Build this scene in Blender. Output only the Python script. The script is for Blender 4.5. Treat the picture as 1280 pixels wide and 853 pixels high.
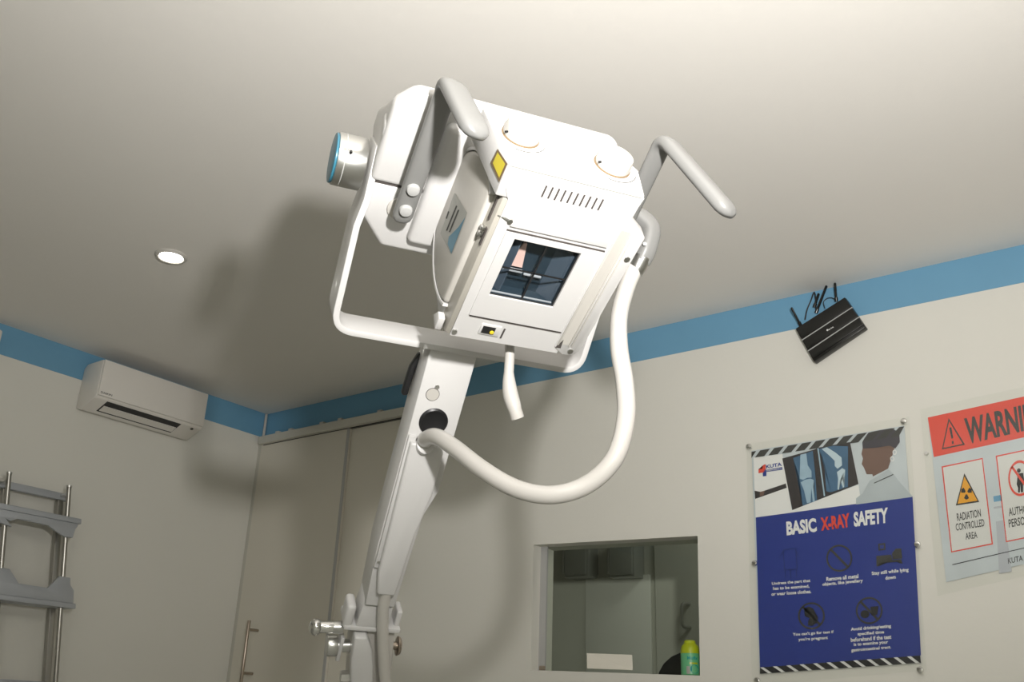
import bpy, bmesh, math, random
from mathutils import Matrix, Vector
random.seed(4)
for o in list(bpy.data.objects): bpy.data.objects.remove(o)
scene = bpy.context.scene
COL = scene.collection

# ------------------------------------------------------------------ camera
FPX = 1195.0                       # focal length in pixels of the 1280x853 frame
S = 1.65                           # metres from camera height to ceiling
ZC = 1.05
H = ZC + S
K = 1.1                            # metres per unit used for the machine's local frame
def rot(rx, ry, rz):
    return Matrix.Rotation(rz, 3, 'Z') @ Matrix.Rotation(ry, 3, 'Y') @ Matrix.Rotation(rx, 3, 'X')
RC = rot(1.95424636, -0.03432469, 0.62402793)
CAM = Vector((2.63722192 * S, -2.11090448 * S, ZC))
cd = bpy.data.cameras.new('camera'); cam = bpy.data.objects.new('camera', cd); COL.objects.link(cam)
cd.sensor_fit = 'HORIZONTAL'; cd.sensor_width = 36.0; cd.lens = 36.0 * FPX / 1280.0
cd.clip_start = 0.02
cam.matrix_world = Matrix.Translation(CAM) @ RC.to_4x4()
scene.camera = cam

def ray(x, y): return RC @ Vector(((x - 640) / FPX, -(y - 426.5) / FPX, -1.0))
def hit(x, y, axis, val):
    r = ray(x, y); return CAM + r * ((val - CAM[axis]) / r[axis])
def atd(x, y, d): return CAM + ray(x, y) * d

# ------------------------------------------------------------------ world, lights, exposure
w = bpy.data.worlds.new('world'); scene.world = w; w.use_nodes = True
w.node_tree.nodes['Background'].inputs[0].default_value = (0.9, 0.95, 1.0, 1)
w.node_tree.nodes['Background'].inputs[1].default_value = 0.15
vs = scene.view_settings
vs.view_transform = 'Standard'; vs.look = 'None'; vs.exposure = 0.0; vs.gamma = 1.0; vs.use_curve_mapping = False

FLASH = Vector((4.55, -3.22, 1.58))
fl = bpy.data.lights.new('flash_light', 'SPOT'); fl.energy = 325; fl.color = (1.0, 0.972, 0.945)
fl.spot_size = math.radians(132); fl.spot_blend = 1.0; fl.shadow_soft_size = 0.045
fo = bpy.data.objects.new('flash_light', fl); COL.objects.link(fo)
fo.location = FLASH
fo.rotation_euler = (ray(660, -60)).to_track_quat('-Z', 'Y').to_euler()
# area light added behind the photographer as ambient fill for unseen room lamps
rl = bpy.data.lights.new('room_fill', 'AREA'); rl.energy = 32; rl.color = (0.98, 1.0, 0.96)
rl.shape = 'RECTANGLE'; rl.size = 1.2; rl.size_y = 0.6
ro = bpy.data.objects.new('room_fill', rl); COL.objects.link(ro); ro.location = (4.6, -4.6, H - 0.03)
# unseen area light added to brighten the control room behind the window
cl_ = bpy.data.lights.new('control_room_fill', 'AREA'); cl_.energy = 3.5; cl_.color = (0.97, 1.0, 0.92); cl_.size = 0.5
co_ = bpy.data.objects.new('control_room_fill', cl_); COL.objects.link(co_); co_.location = (2.6, 0.95, H - 0.03)

# ------------------------------------------------------------------ materials
MATS = {}
def mat(name, col, rough=0.5, metal=0.0, noise=0.0, nscale=8.0, bump=0.0, bscale=60.0, coat=0.0, emit=0.0, spec=0.5):
    if name in MATS: return MATS[name]
    m = bpy.data.materials.new(name); m.use_nodes = True; nt = m.node_tree
    p = nt.nodes['Principled BSDF']
    p.inputs['Base Color'].default_value = (*col, 1); p.inputs['Roughness'].default_value = rough
    p.inputs['Metallic'].default_value = metal; p.inputs['Coat Weight'].default_value = coat
    p.inputs['Specular IOR Level'].default_value = spec
    if emit:
        p.inputs['Emission Color'].default_value = (*col, 1); p.inputs['Emission Strength'].default_value = emit
    tc = nt.nodes.new('ShaderNodeTexCoord')
    if noise:
        n = nt.nodes.new('ShaderNodeTexNoise'); n.inputs['Scale'].default_value = nscale; n.inputs['Detail'].default_value = 4
        nt.links.new(tc.outputs['Object'], n.inputs['Vector'])
        r = nt.nodes.new('ShaderNodeMix'); r.data_type = 'RGBA'
        r.inputs['A'].default_value = (*[c * (1 - noise) for c in col], 1)
        r.inputs['B'].default_value = (*[min(1, c * (1 + noise)) for c in col], 1)
        nt.links.new(n.outputs['Fac'], r.inputs['Factor']); nt.links.new(r.outputs['Result'], p.inputs['Base Color'])
    if bump:
        n2 = nt.nodes.new('ShaderNodeTexNoise'); n2.inputs['Scale'].default_value = bscale; n2.inputs['Detail'].default_value = 3
        nt.links.new(tc.outputs['Object'], n2.inputs['Vector'])
        b = nt.nodes.new('ShaderNodeBump'); b.inputs['Strength'].default_value = bump; b.inputs['Distance'].default_value = 0.004
        nt.links.new(n2.outputs['Fac'], b.inputs['Height']); nt.links.new(b.outputs['Normal'], p.inputs['Normal'])
    MATS[name] = m; return m
def glass(name, tint, rough=0.0, refl=1.0):
    m = bpy.data.materials.new(name); m.use_nodes = True; nt = m.node_tree
    out = nt.nodes['Material Output']; nt.nodes.remove(nt.nodes['Principled BSDF'])
    t = nt.nodes.new('ShaderNodeBsdfTransparent'); t.inputs[0].default_value = (*tint, 1)
    g = nt.nodes.new('ShaderNodeBsdfGlossy'); g.inputs['Roughness'].default_value = rough
    f = nt.nodes.new('ShaderNodeFresnel'); f.inputs[0].default_value = 1.45
    mu = nt.nodes.new('ShaderNodeMath'); mu.operation = 'MULTIPLY'; mu.inputs[1].default_value = refl
    x = nt.nodes.new('ShaderNodeMixShader')
    ge = nt.nodes.new('ShaderNodeNewGeometry'); sb = nt.nodes.new('ShaderNodeMath'); sb.operation = 'SUBTRACT'; sb.inputs[0].default_value = 1.0
    m2 = nt.nodes.new('ShaderNodeMath'); m2.operation = 'MULTIPLY'
    nt.links.new(ge.outputs['Backfacing'], sb.inputs[1]); nt.links.new(f.outputs[0], mu.inputs[0])
    nt.links.new(mu.outputs[0], m2.inputs[0]); nt.links.new(sb.outputs[0], m2.inputs[1]); nt.links.new(m2.outputs[0], x.inputs[0])
    nt.links.new(t.outputs[0], x.inputs[1]); nt.links.new(g.outputs[0], x.inputs[2]); nt.links.new(x.outputs[0], out.inputs[0])
    MATS[name] = m; return m
M_ceil = mat('ceiling_paint', (0.78, 0.755, 0.71), 0.9, noise=0.02, nscale=1.5, bump=0.15, bscale=25)
M_wall = mat('wall_paint', (0.70, 0.688, 0.63), 0.75, noise=0.02, nscale=2, bump=0.12, bscale=40)
M_blue = mat('blue_band_paint', (0.145, 0.335, 0.50), 0.6, noise=0.05, nscale=4)
M_floor = mat('vinyl_floor', (0.42, 0.42, 0.385), 0.5, noise=0.08, nscale=12)
M_white = mat('white_powder_coat', (0.60, 0.592, 0.58), 0.35, noise=0.01, bump=0.03, bscale=250, coat=0.15)
M_cream = mat('cream_plastic', (0.52, 0.50, 0.46), 0.4, noise=0.02)
M_grey = mat('handle_grey_plastic', (0.20, 0.20, 0.193), 0.42, noise=0.02)
M_lgrey = mat('light_grey_plastic', (0.42, 0.42, 0.41), 0.4)
M_dark = mat('black_plastic', (0.012, 0.012, 0.013), 0.35)
M_line = mat('panel_gap_shade', (0.07, 0.06, 0.055), 0.6)
M_metal = mat('brushed_steel', (0.62, 0.62, 0.60), 0.28, metal=1.0, noise=0.05, nscale=30)
M_chrome = mat('polished_steel', (0.75, 0.75, 0.73), 0.12, metal=1.0)
M_rail = mat('rail_plastic', (0.40, 0.38, 0.335), 0.3)
M_rod = mat('dull_steel', (0.40, 0.39, 0.36), 0.3, metal=1.0)
M_bronze = mat('bronze_steel', (0.42, 0.36, 0.30), 0.3, metal=1.0)
M_alu = mat('painted_aluminium', (0.42, 0.44, 0.47), 0.4, metal=0.3, noise=0.04)
M_sleeve = mat('cable_sleeve', (0.55, 0.53, 0.495), 0.3, noise=0.03, nscale=20, coat=0.3)
M_slate = mat('slate_metal', (0.022, 0.038, 0.050), 0.4)
M_slate2 = mat('slate_metal_light', (0.065, 0.085, 0.105), 0.4)
M_pink = mat('pink_mirror_reflection', (0.85, 0.55, 0.45), 0.5)  # pinkish reflection in the collimator mirror, put into the base colour
M_yellow = mat('yellow_print', (0.75, 0.62, 0.05), 0.5)
M_led = mat('yellow_lamp', (0.8, 0.6, 0.03), 0.3)
M_brown = mat('brown_print', (0.22, 0.15, 0.08), 0.6)
M_cyan = mat('cyan_film', (0.035, 0.17, 0.25), 0.3)
M_label = mat('label_paper', (0.34, 0.34, 0.31), 0.5)
M_ink = mat('black_ink', (0.02, 0.02, 0.02), 0.6)
M_inkg = mat('dark_grey_ink', (0.045, 0.045, 0.04), 0.6)
M_pw = mat('print_white', (0.80, 0.80, 0.78), 0.55)
M_pblue = mat('print_blue', (0.022, 0.042, 0.25), 0.45, noise=0.1, nscale=3)
M_pblue2 = mat('print_navy', (0.02, 0.035, 0.16), 0.5)
M_pred = mat('print_red', (0.72, 0.07, 0.04), 0.5)
M_pgrey = mat('print_pale_grey', (0.55, 0.60, 0.62), 0.55, noise=0.12, nscale=9)
M_film = mat('print_film_dark', (0.035, 0.03, 0.03), 0.5)
M_filmb = mat('print_film_blue', (0.06, 0.14, 0.24), 0.5, noise=0.3, nscale=14)
M_bone = mat('print_bone', (0.34, 0.48, 0.58), 0.5, noise=0.15, nscale=30)
M_bone2 = mat('print_bone_bright', (0.52, 0.64, 0.70), 0.5)
M_skin = mat('print_skin', (0.17, 0.10, 0.075), 0.6)
M_hair = mat('print_cap', (0.055, 0.05, 0.06), 0.6)
M_coat = mat('print_coat', (0.45, 0.50, 0.52), 0.6, noise=0.1, nscale=12)
M_porange = mat('print_orange', (0.78, 0.36, 0.02), 0.5)
M_card = mat('print_card_white', (0.68, 0.68, 0.65), 0.55)
M_green = mat('can_green', (0.12, 0.42, 0.20), 0.35)
M_lime = mat('cap_lime', (0.38, 0.45, 0.01), 0.3)
M_teal = mat('print_teal', (0.0, 0.26, 0.24), 0.45)
M_ac = mat('ac_plastic', (0.74, 0.71, 0.66), 0.4)
M_door = mat('door_laminate', (0.66, 0.63, 0.55), 0.5, noise=0.02, nscale=3)
M_frame = mat('door_frame_paint', (0.55, 0.54, 0.48), 0.5)
M_croom = mat('control_room_paint', (0.62, 0.62, 0.55), 0.8, noise=0.05)
M_cpanel = mat('control_room_cabinet', (0.40, 0.41, 0.38), 0.25)
M_cpale = mat('control_room_pale_grey', (0.80, 0.80, 0.74), 0.6)
M_paper = mat('paper', (0.80, 0.77, 0.68), 0.8)
M_router = mat('router_black', (0.010, 0.010, 0.009), 0.22)
M_lamp = mat('downlight_diffuser', (1.0, 0.97, 0.88), 0.5, emit=22)
M_glass = glass('window_glass', (0.93, 0.95, 0.92), 0.0, 1.0)
M_pane = glass('collimator_pane', (0.93, 0.95, 0.97), 0.0, 1.0)
M_acryl = glass('acrylic', (0.985, 0.99, 0.985), 0.02, 0.9)

# ------------------------------------------------------------------ mesh helpers
def finish(bm, name, material, parent=None, M=None, smooth=True, ang=35):
    if M is not None: bm.transform(M)
    if parent is not None: bm.transform(Matrix.Translation(-parent.matrix_basis.translation if parent.parent is None and parent.type == 'EMPTY' else -Vector(parent.get('_org', (0, 0, 0)))))
    bmesh.ops.recalc_face_normals(bm, faces=bm.faces)
    me = bpy.data.meshes.new(name); bm.to_mesh(me); bm.free()
    me.materials.append(material)
    if smooth:
        me.polygons.foreach_set('use_smooth', [True] * len(me.polygons)); me.set_sharp_from_angle(angle=math.radians(ang))
    o = bpy.data.objects.new(name, me); COL.objects.link(o)
    if parent is not None:
        o.parent = parent
        root = parent
        while root.parent is not None: root = root.parent
        o['_org'] = tuple(root.location) if root.type == 'EMPTY' else (0, 0, 0)
    return o
def tag(o, label, cat, group=None):
    o['label'] = label; o['category'] = cat
    if group: o['group'] = group
    return o
def thing(name, label, cat, loc, group=None):
    o = bpy.data.objects.new(name, None); COL.objects.link(o); o.location = loc; o.empty_display_size = 0.1
    return tag(o, label, cat, group)
def struct(name, bm, m, M=None, parent=None, smooth=False):
    o = finish(bm, name, m, parent, M, smooth); 
    if parent is None: o['kind'] = 'structure'
    return o
def B(): return bmesh.new()
def add_box(bm, lo, hi, bev=0.0, seg=2):
    t = bmesh.new()
    bmesh.ops.create_cube(t, size=1.0)
    lo = Vector(lo); hi = Vector(hi)
    for v in t.verts: v.co = Vector([(lo[i] + hi[i]) / 2 + v.co[i] * (hi[i] - lo[i]) for i in range(3)])
    if bev: bmesh.ops.bevel(t, geom=list(t.edges), offset=bev, segments=seg, profile=0.5, affect='EDGES', clamp_overlap=True)
    merge(bm, t); return bm
def merge(bm, t):
    me = bpy.data.meshes.new('tmp'); t.to_mesh(me); t.free(); bm.from_mesh(me); bpy.data.meshes.remove(me)
def box(lo, hi, bev=0.0, seg=2): return add_box(B(), lo, hi, bev, seg)
def add_prism(bm, pts, axis, a, b, bev=0.0, seg=2, fn=None):
    """polygon pts in the two other axes (cyclic order), extruded along axis from a to b"""
    t = bmesh.new(); idx = [i for i in range(3) if i != axis]
    def P(p, h):
        c = [0, 0, 0]; c[idx[0]] = p[0]; c[idx[1]] = p[1]; c[axis] = h; return Vector(c)
    lo = [t.verts.new(P(p, a)) for p in pts]; hi = [t.verts.new(P(p, b)) for p in pts]; n = len(pts)
    t.faces.new(lo); t.faces.new(hi)
    for i in range(n): t.faces.new((lo[i], lo[(i + 1) % n], hi[(i + 1) % n], hi[i]))
    if fn:
        for v in t.verts: v.co = fn(v.co)
    bmesh.ops.recalc_face_normals(t, faces=t.faces)
    if bev:
        es = [e for e in t.edges if e.calc_face_angle(0) > math.radians(25)]
        bmesh.ops.bevel(t, geom=es, offset=bev, segments=seg, profile=0.5, affect='EDGES', clamp_overlap=True)
    merge(bm, t); return bm
def prism(pts, axis, a, b, bev=0.0, seg=2, fn=None): return add_prism(B(), pts, axis, a, b, bev, seg, fn)
def prism_hole(outer, inner, z0, z1):
    bm = B()
    loops = []
    for z in (z0, z1):
        es = []; vv = []
        for loop in (outer, inner):
            vs_ = [bm.verts.new((p[0], p[1], z)) for p in loop]; vv.append(vs_)
            es += [bm.edges.new((vs_[i], vs_[(i + 1) % len(vs_)])) for i in range(len(vs_))]
        bmesh.ops.triangle_fill(bm, edges=es, use_beauty=True); loops.append(vv)
    for k in (0, 1):
        a, b = loops[0][k], loops[1][k]; n = len(a)
        for i in range(n): bm.faces.new((a[i], a[(i + 1) % n], b[(i + 1) % n], b[i]))
    return bm
def add_cyl(bm, p, q, r, r2=None, n=24, bev=0.0):
    p = Vector(p); q = Vector(q); d = q - p
    t = bmesh.new()
    bmesh.ops.create_cone(t, cap_ends=True, segments=n, radius1=r, radius2=r if r2 is None else r2, depth=d.length)
    if bev:
        es = [e for e in t.edges if len(e.link_faces) == 2 and any(len(f.verts) > 4 for f in e.link_faces)]
        bmesh.ops.bevel(t, geom=es, offset=bev, segments=2, profile=0.5, affect='EDGES')
    t.transform(Matrix.Translation((p + q) / 2) @ d.to_track_quat('Z', 'Y').to_matrix().to_4x4())
    merge(bm, t); return bm
def cyl(p, q, r, r2=None, n=24, bev=0.0): return add_cyl(B(), p, q, r, r2, n, bev)
def catmull(pts, k=8):
    P = [Vector(p) for p in pts]; P = [P[0] * 2 - P[1]] + P + [P[-1] * 2 - P[-2]]; out = []
    for i in range(1, len(P) - 2):
        a, b, c, d = P[i - 1:i + 3]
        for j in range(k):
            t = j / k
            out.append(0.5 * ((2 * b) + (c - a) * t + (2 * a - 5 * b + 4 * c - d) * t * t + (3 * b - a - 3 * c + d) * t ** 3))
    out.append(P[-2]); return out
def fillet(pts, rad, n=6):
    P = [Vector(p) for p in pts]; out = [P[0]]
    for i in range(1, len(P) - 1):
        a = (P[i - 1] - P[i]); b = (P[i + 1] - P[i]); r = min(rad, a.length * .49, b.length * .49)
        s = P[i] + a.normalized() * r; e = P[i] + b.normalized() * r
        for j in range(n + 1):
            t = j / n; out.append(s * (1 - t) ** 2 + P[i] * 2 * t * (1 - t) + e * t * t)
    out.append(P[-1]); return out
def add_sweep(bm, path, prof, up, scales=None, dome=False):
    """sweep closed profile (list of (a,b)): a along 'up', b along tangent x up"""
    path = [Vector(p) for p in path]; n = len(path); rings = []
    ref = Vector(up)
    for i, p in enumerate(path):
        t = (path[min(i + 1, n - 1)] - path[max(i - 1, 0)]).normalized()
        u_ = (ref - t * ref.dot(t)).normalized(); ref = u_ if scales is None or len(up) == 3 else ref
        b_ = t.cross(u_); s = 1.0 if scales is None else scales[i]
        rings.append((p, u_, b_, s, t))
    full = []
    if dome:
        p, u_, b_, s, t = rings[0]; h = max(abs(q[1]) for q in prof) * s
        for k in (3, 2, 1): a = k / 3.3 * math.pi / 2; full.append((p - t * h * math.sin(a), u_, b_, s * math.cos(a), t))
    full += rings
    if dome:
        p, u_, b_, s, t = rings[-1]; h = max(abs(q[1]) for q in prof) * s
        for k in (1, 2, 3): a = k / 3.3 * math.pi / 2; full.append((p + t * h * math.sin(a), u_, b_, s * math.cos(a), t))
    vr = [[bm.verts.new(p + u_ * (q[0] * s) + b_ * (q[1] * s)) for q in prof] for p, u_, b_, s, t in full]
    m = len(prof)
    for i in range(len(vr) - 1):
        for j in range(m): bm.faces.new((vr[i][j], vr[i][(j + 1) % m], vr[i + 1][(j + 1) % m], vr[i + 1][j]))
    bm.faces.new(vr[0]); bm.faces.new(vr[-1]); return bm
def circ(r, n=16, r2=None): return [(r * math.cos(2 * math.pi * i / n), (r2 or r) * math.sin(2 * math.pi * i / n)) for i in range(n)]
def superell(a, b, n=20, e=3.0):
    o = []
    for i in range(n):
        t = 2 * math.pi * i / n; c, s = math.cos(t), math.sin(t)
        o.append((a * math.copysign(abs(c) ** (2 / e), c), b * math.copysign(abs(s) ** (2 / e), s)))
    return o
def lathe(prof, n=28):
    bm = B(); rings = []
    for r, z in prof:
        rings.append([bm.verts.new((max(r, 1e-4) * math.cos(2 * math.pi * i / n), max(r, 1e-4) * math.sin(2 * math.pi * i / n), z)) for i in range(n)])
    for a, b in zip(rings, rings[1:]):
        for i in range(n): bm.faces.new((a[i], a[(i + 1) % n], b[(i + 1) % n], b[i]))
    bm.faces.new(rings[0]); bm.faces.new(rings[-1]); return bm
def ngon(pts, thick=0.0, dirv=(0, 1, 0)):
    bm = B(); a = [bm.verts.new(Vector(p)) for p in pts]; bm.faces.new(a)
    if thick:
        b = [bm.verts.new(Vector(p) + Vector(dirv) * thick) for p in pts]; bm.faces.new(b); n = len(a)
        for i in range(n): bm.faces.new((a[i], a[(i + 1) % n], b[(i + 1) % n], b[i]))
    bmesh.ops.triangulate(bm, faces=[f for f in bm.faces if len(f.verts) > 4])
    return bm
def text_mesh(s, bold=0.0, space=1.0):
    cu = bpy.data.curves.new('t', 'FONT'); cu.body = s; cu.resolution_u = 3; cu.offset = bold; cu.space_character = space; cu.fill_mode = 'FRONT' if hasattr(cu, 'fill_mode') else cu.fill_mode
    ob = bpy.data.objects.new('t', cu); COL.objects.link(ob)
    dg = bpy.context.evaluated_depsgraph_get(); dg.update()
    me = bpy.data.meshes.new_from_object(ob.evaluated_get(dg))
    bpy.data.objects.remove(ob); bpy.data.curves.remove(cu)
    bm = B(); bm.from_mesh(me); bpy.data.meshes.remove(me)
    return bm
def fit_text(s, quad, bold=0.0, space=1.0):
    """quad: world points bl, br, tr, tl that the lettering's box fills"""
    bm = text_mesh(s, bold, space)
    xs = [v.co.x for v in bm.verts]; ys = [v.co.y for v in bm.verts]; x0, x1, y0, y1 = min(xs), max(xs), min(ys), max(ys)
    bl, br, tr, tl = [Vector(q) for q in quad]
    for v in bm.verts:
        a = (v.co.x - x0) / (x1 - x0); b = (v.co.y - y0) / (y1 - y0)
        v.co = (bl * (1 - a) + br * a) * (1 - b) + (tl * (1 - a) + tr * a) * b
    return bm

# ------------------------------------------------------------------ the room
XR, YF_ = 6.0, -5.4
wp = lambda x, y, d=0.0: hit(x, y, 1, d)
W_tl, W_tr, W_br, W_bl = wp(667, 681.5), wp(872, 670.2), wp(875, 845), wp(663, 838)
def wall_back():
    bm = B(); T = 0.16
    for y in (0.0, T):
        q = [Vector((p.x, y, p.z)) for p in (W_tl, W_tr, W_br, W_bl)]
        o = [Vector((0 - .1, y, H)), Vector((XR, y, H)), Vector((XR, y, 0)), Vector((-.1, y, 0))]
        qv = [bm.verts.new(p) for p in q]; ov = [bm.verts.new(p) for p in o]
        for i in range(4): bm.faces.new((ov[i], ov[(i + 1) % 4], qv[(i + 1) % 4], qv[i]))
        if y == 0: q0 = qv
        else:
            for i in range(4): bm.faces.new((q0[i], q0[(i + 1) % 4], qv[(i + 1) % 4], qv[i]))
    return bm
struct('wall_back', wall_back(), M_wall)
struct('wall_left', box((-0.12, YF_, 0), (0, 0, H)), M_wall)
struct('wall_right', box((XR, YF_, 0), (XR + .12, 0.16, H)), M_wall)
struct('wall_front', box((-.12, YF_ - .12, 0), (XR + .12, YF_, H)), M_wall)
struct('floor', box((-.12, YF_ - .12, -.1), (XR + .12, 2.2, 0)), M_floor)
struct('ceiling', box((-.12, YF_ - .12, H), (XR + .12, 2.2, H + .1)), M_ceil)
ZB = H - 0.143
struct('trim_1', box((0.0, -0.002, ZB), (XR, 0, H)), M_blue)
struct('trim_2', box((0, YF_, ZB), (0.002, -0.002, H)), M_blue)

# sliding door on the back wall
def door():
    d = box((0.03, -0.034, 0.01), (wp(437, 600).x, -0.012, ZB - 0.055), 0.002)
    d = struct('door_1', d, M_door)
    e = wp(437, 600).x
    struct('edge_strip', box((e - 0.018, -0.037, 0.01), (e, -0.033, ZB - 0.06)), M_lgrey, parent=d)
    hx = hit(309, 776, 1, -0.1); hb = hit(304, 852, 1, -0.1)
    hx.x = hb.x = (hx.x + hb.x) / 2; hb.z -= 0.01
    h = struct('handle', cyl((hx.x, -0.1, hx.z), (hb.x, -0.1, hb.z), 0.0085, bev=0.001), M_bronze, parent=d, smooth=True)
    for z in (hx.z - 0.045, hb.z + 0.05):
        struct('handle_post', cyl((hx.x, -0.1, z), (hx.x, -0.034, z), 0.007), M_bronze, parent=h, smooth=True)
    d2 = struct('door_2', box((e + 0.002, -0.02, 0.01), (1.13, -0.004, ZB - 0.055)), M_door)
    r = struct('trim_3', box((0.03, -0.062, ZB - 0.057), (1.14, -0.006, ZB - 0.012), 0.003), M_frame)
    struct('rail_shadow_gap', box((0.05, -0.036, ZB - 0.061), (1.13, -0.02, ZB - 0.057)), M_dark, parent=r)
    for x in (0.16, 0.27, 0.52, 0.66, 0.95):
        struct('roller_bracket', box((x, -0.056, ZB - 0.012), (x + .03, -0.03, ZB + 0.002), 0.003), M_cream, parent=r)
    struct('trim_4', box((0.0, -0.03, 0), (0.03, 0, ZB - 0.02), 0.003), M_frame)
    struct('trim_5', cyl((0.012, -0.014, ZB - 0.03), (0.012, -0.014, H - 0.005), 0.008), M_cream, smooth=True)
door()

# viewing window: pane, channel, sill things and the control room behind
GY = 0.07
g = lambda p, y: Vector((p.x, y, p.z))
bm = B()
q = [g(W_tl, GY), g(W_tr, GY), g(W_br, GY), g(W_bl, GY)]
win = struct('window_1', ngon(q, 0.008), M_glass)
lx = min(W_tl.x, W_bl.x) - .002
struct('channel', box((lx, GY - 0.012, W_bl.z - .003), (lx + 0.035, GY - 0.002, W_tl.z)), M_lgrey, parent=win)
struct('clip', box((lx + 0.01, GY - 0.018, W_bl.z + 0.002), (lx + 0.04, GY - 0.012, W_bl.z + 0.02), 0.002), M_bronze, parent=win)
CY = 1.55
struct('wall_control_room_back', box((0.6, CY, 0), (4.2, CY + .1, H)), M_croom)
struct('wall_control_room_left', box((0.5, 0.16, 0), (0.6, CY + .1, H)), M_croom)
struct('wall_control_room_right', box((4.2, 0.16, 0), (4.3, CY + .1, H)), M_croom)
cb = lambda x, y: hit(x, y, 1, CY)
def cabinet(x0, x1, y0, y1, label):
    a = cb(x0, y0); b = cb(x1, y1); zt = max(a.z, b.z); zb_ = min(a.z, b.z)
    t = thing('wall_cabinet', label, 'cabinet', (a.x, CY, zb_), 'control room cabinets')
    finish(box((a.x, CY - .12, zb_), (b.x, CY - .001, zt), 0.004), 'body', M_cpanel, t)
    dd = finish(box((a.x + .01, CY - .135, zb_ + .01), (b.x - .01, CY - .121, zt - .01), 0.003), 'cabinet_door', M_cpanel, t)
    finish(box((a.x + .0, CY - .145, zb_ + .02), (a.x + .012, CY - .1355, zt - .03), 0.002), 'door_edge', M_metal, dd)
cabinet(719, 748, 678, 724, 'dark wall cabinet seen through the window, nearer the sliding door')
cabinet(774, 806, 676, 724, 'dark wall cabinet seen through the window, nearer the blue poster')
a = cb(734, 724); b = cb(817, 850)
tag(finish(box((a.x, CY - .02, b.z - .15), (b.x, CY, a.z), 0.004), 'pale_rectangle', M_cpale), 'pale grey rectangle on the far wall seen through the window', 'board')  # pale flat box set against the far wall
a = cb(820, 660); b = cb(900, 853)
d3 = struct('door_3', box((a.x, CY - .03, 0.0), (b.x + .25, CY - .001, a.z + .25), 0.003), M_croom)
h0 = hit(850, 754, 1, CY - .09); h1 = hit(850, 784, 1, CY - .09)
hp = fillet([(h0.x + .03, CY - .03, h0.z), (h0.x, CY - .075, h0.z), (h0.x, CY - .075, h1.z), (h0.x + .03, CY - .03, h1.z)], .03)
struct('handle', add_sweep(B(), hp, circ(.009, 10), (1, 0, 0)), M_metal, parent=d3, smooth=True)

p0, p1 = hit(733, 817, 1, GY - .006), hit(790, 838, 1, GY - .006)
tag(finish(ngon([hit(733.5, 817, 1, GY - .005), hit(790, 819, 1, GY - .009), hit(791, 838, 1, GY - .012), hit(734, 836, 1, GY - .012)], 0.0006), 'paper_sheet', M_paper),
    'blank white paper sheet leaning on the window glass above the sill', 'paper')

def office_chair():
    y = 0.55; c = hit(868, 845, 1, y); t = thing('office_chair', 'black office chair with rounded back behind the viewing window', 'chair', (c.x, y, 0))
    top = hit(868, 814, 1, y).z; wd = 0.17
    out = [(-wd, -.42), (wd, -.42), (wd, -.16)] + [(wd * math.cos(a), -.13 + .13 * math.sin(a)) for a in [math.pi * i / 10 for i in range(11)]] + [(-wd, -.16)]
    finish(prism(out, 1, y - .03, y + .03, .012, fn=lambda v: Vector((v.x + c.x, v.y, v.z + top))), 'backrest', M_dark, t)
    sz = top - .58
    finish(box((c.x - .23, y - .02, sz - .07), (c.x + .23, y + .42, sz), .03), 'seat', M_dark, t)
    finish(cyl((c.x, y + .2, .1), (c.x, y + .2, sz - .07), .028), 'gas_column', M_metal, t)
    finish(box((c.x - .03, y + .02, sz - .05), (c.x + .03, y + .05, top - .35), .005), 'back_bracket', M_dark, t)
    for i in range(5):
        an = 2 * math.pi * i / 5
        l = finish(cyl((c.x, y + .2, .1), (c.x + .28 * math.cos(an), y + .2 + .28 * math.sin(an), .075), .022, .015, 10), 'leg', M_dark, t)
        finish(cyl((c.x + .28 * math.cos(an) - .012, y + .2 + .28 * math.sin(an), .03), (c.x + .28 * math.cos(an) + .012, y + .2 + .28 * math.sin(an), .03), .03, n=14), 'caster', M_dark, l)
office_chair()

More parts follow.
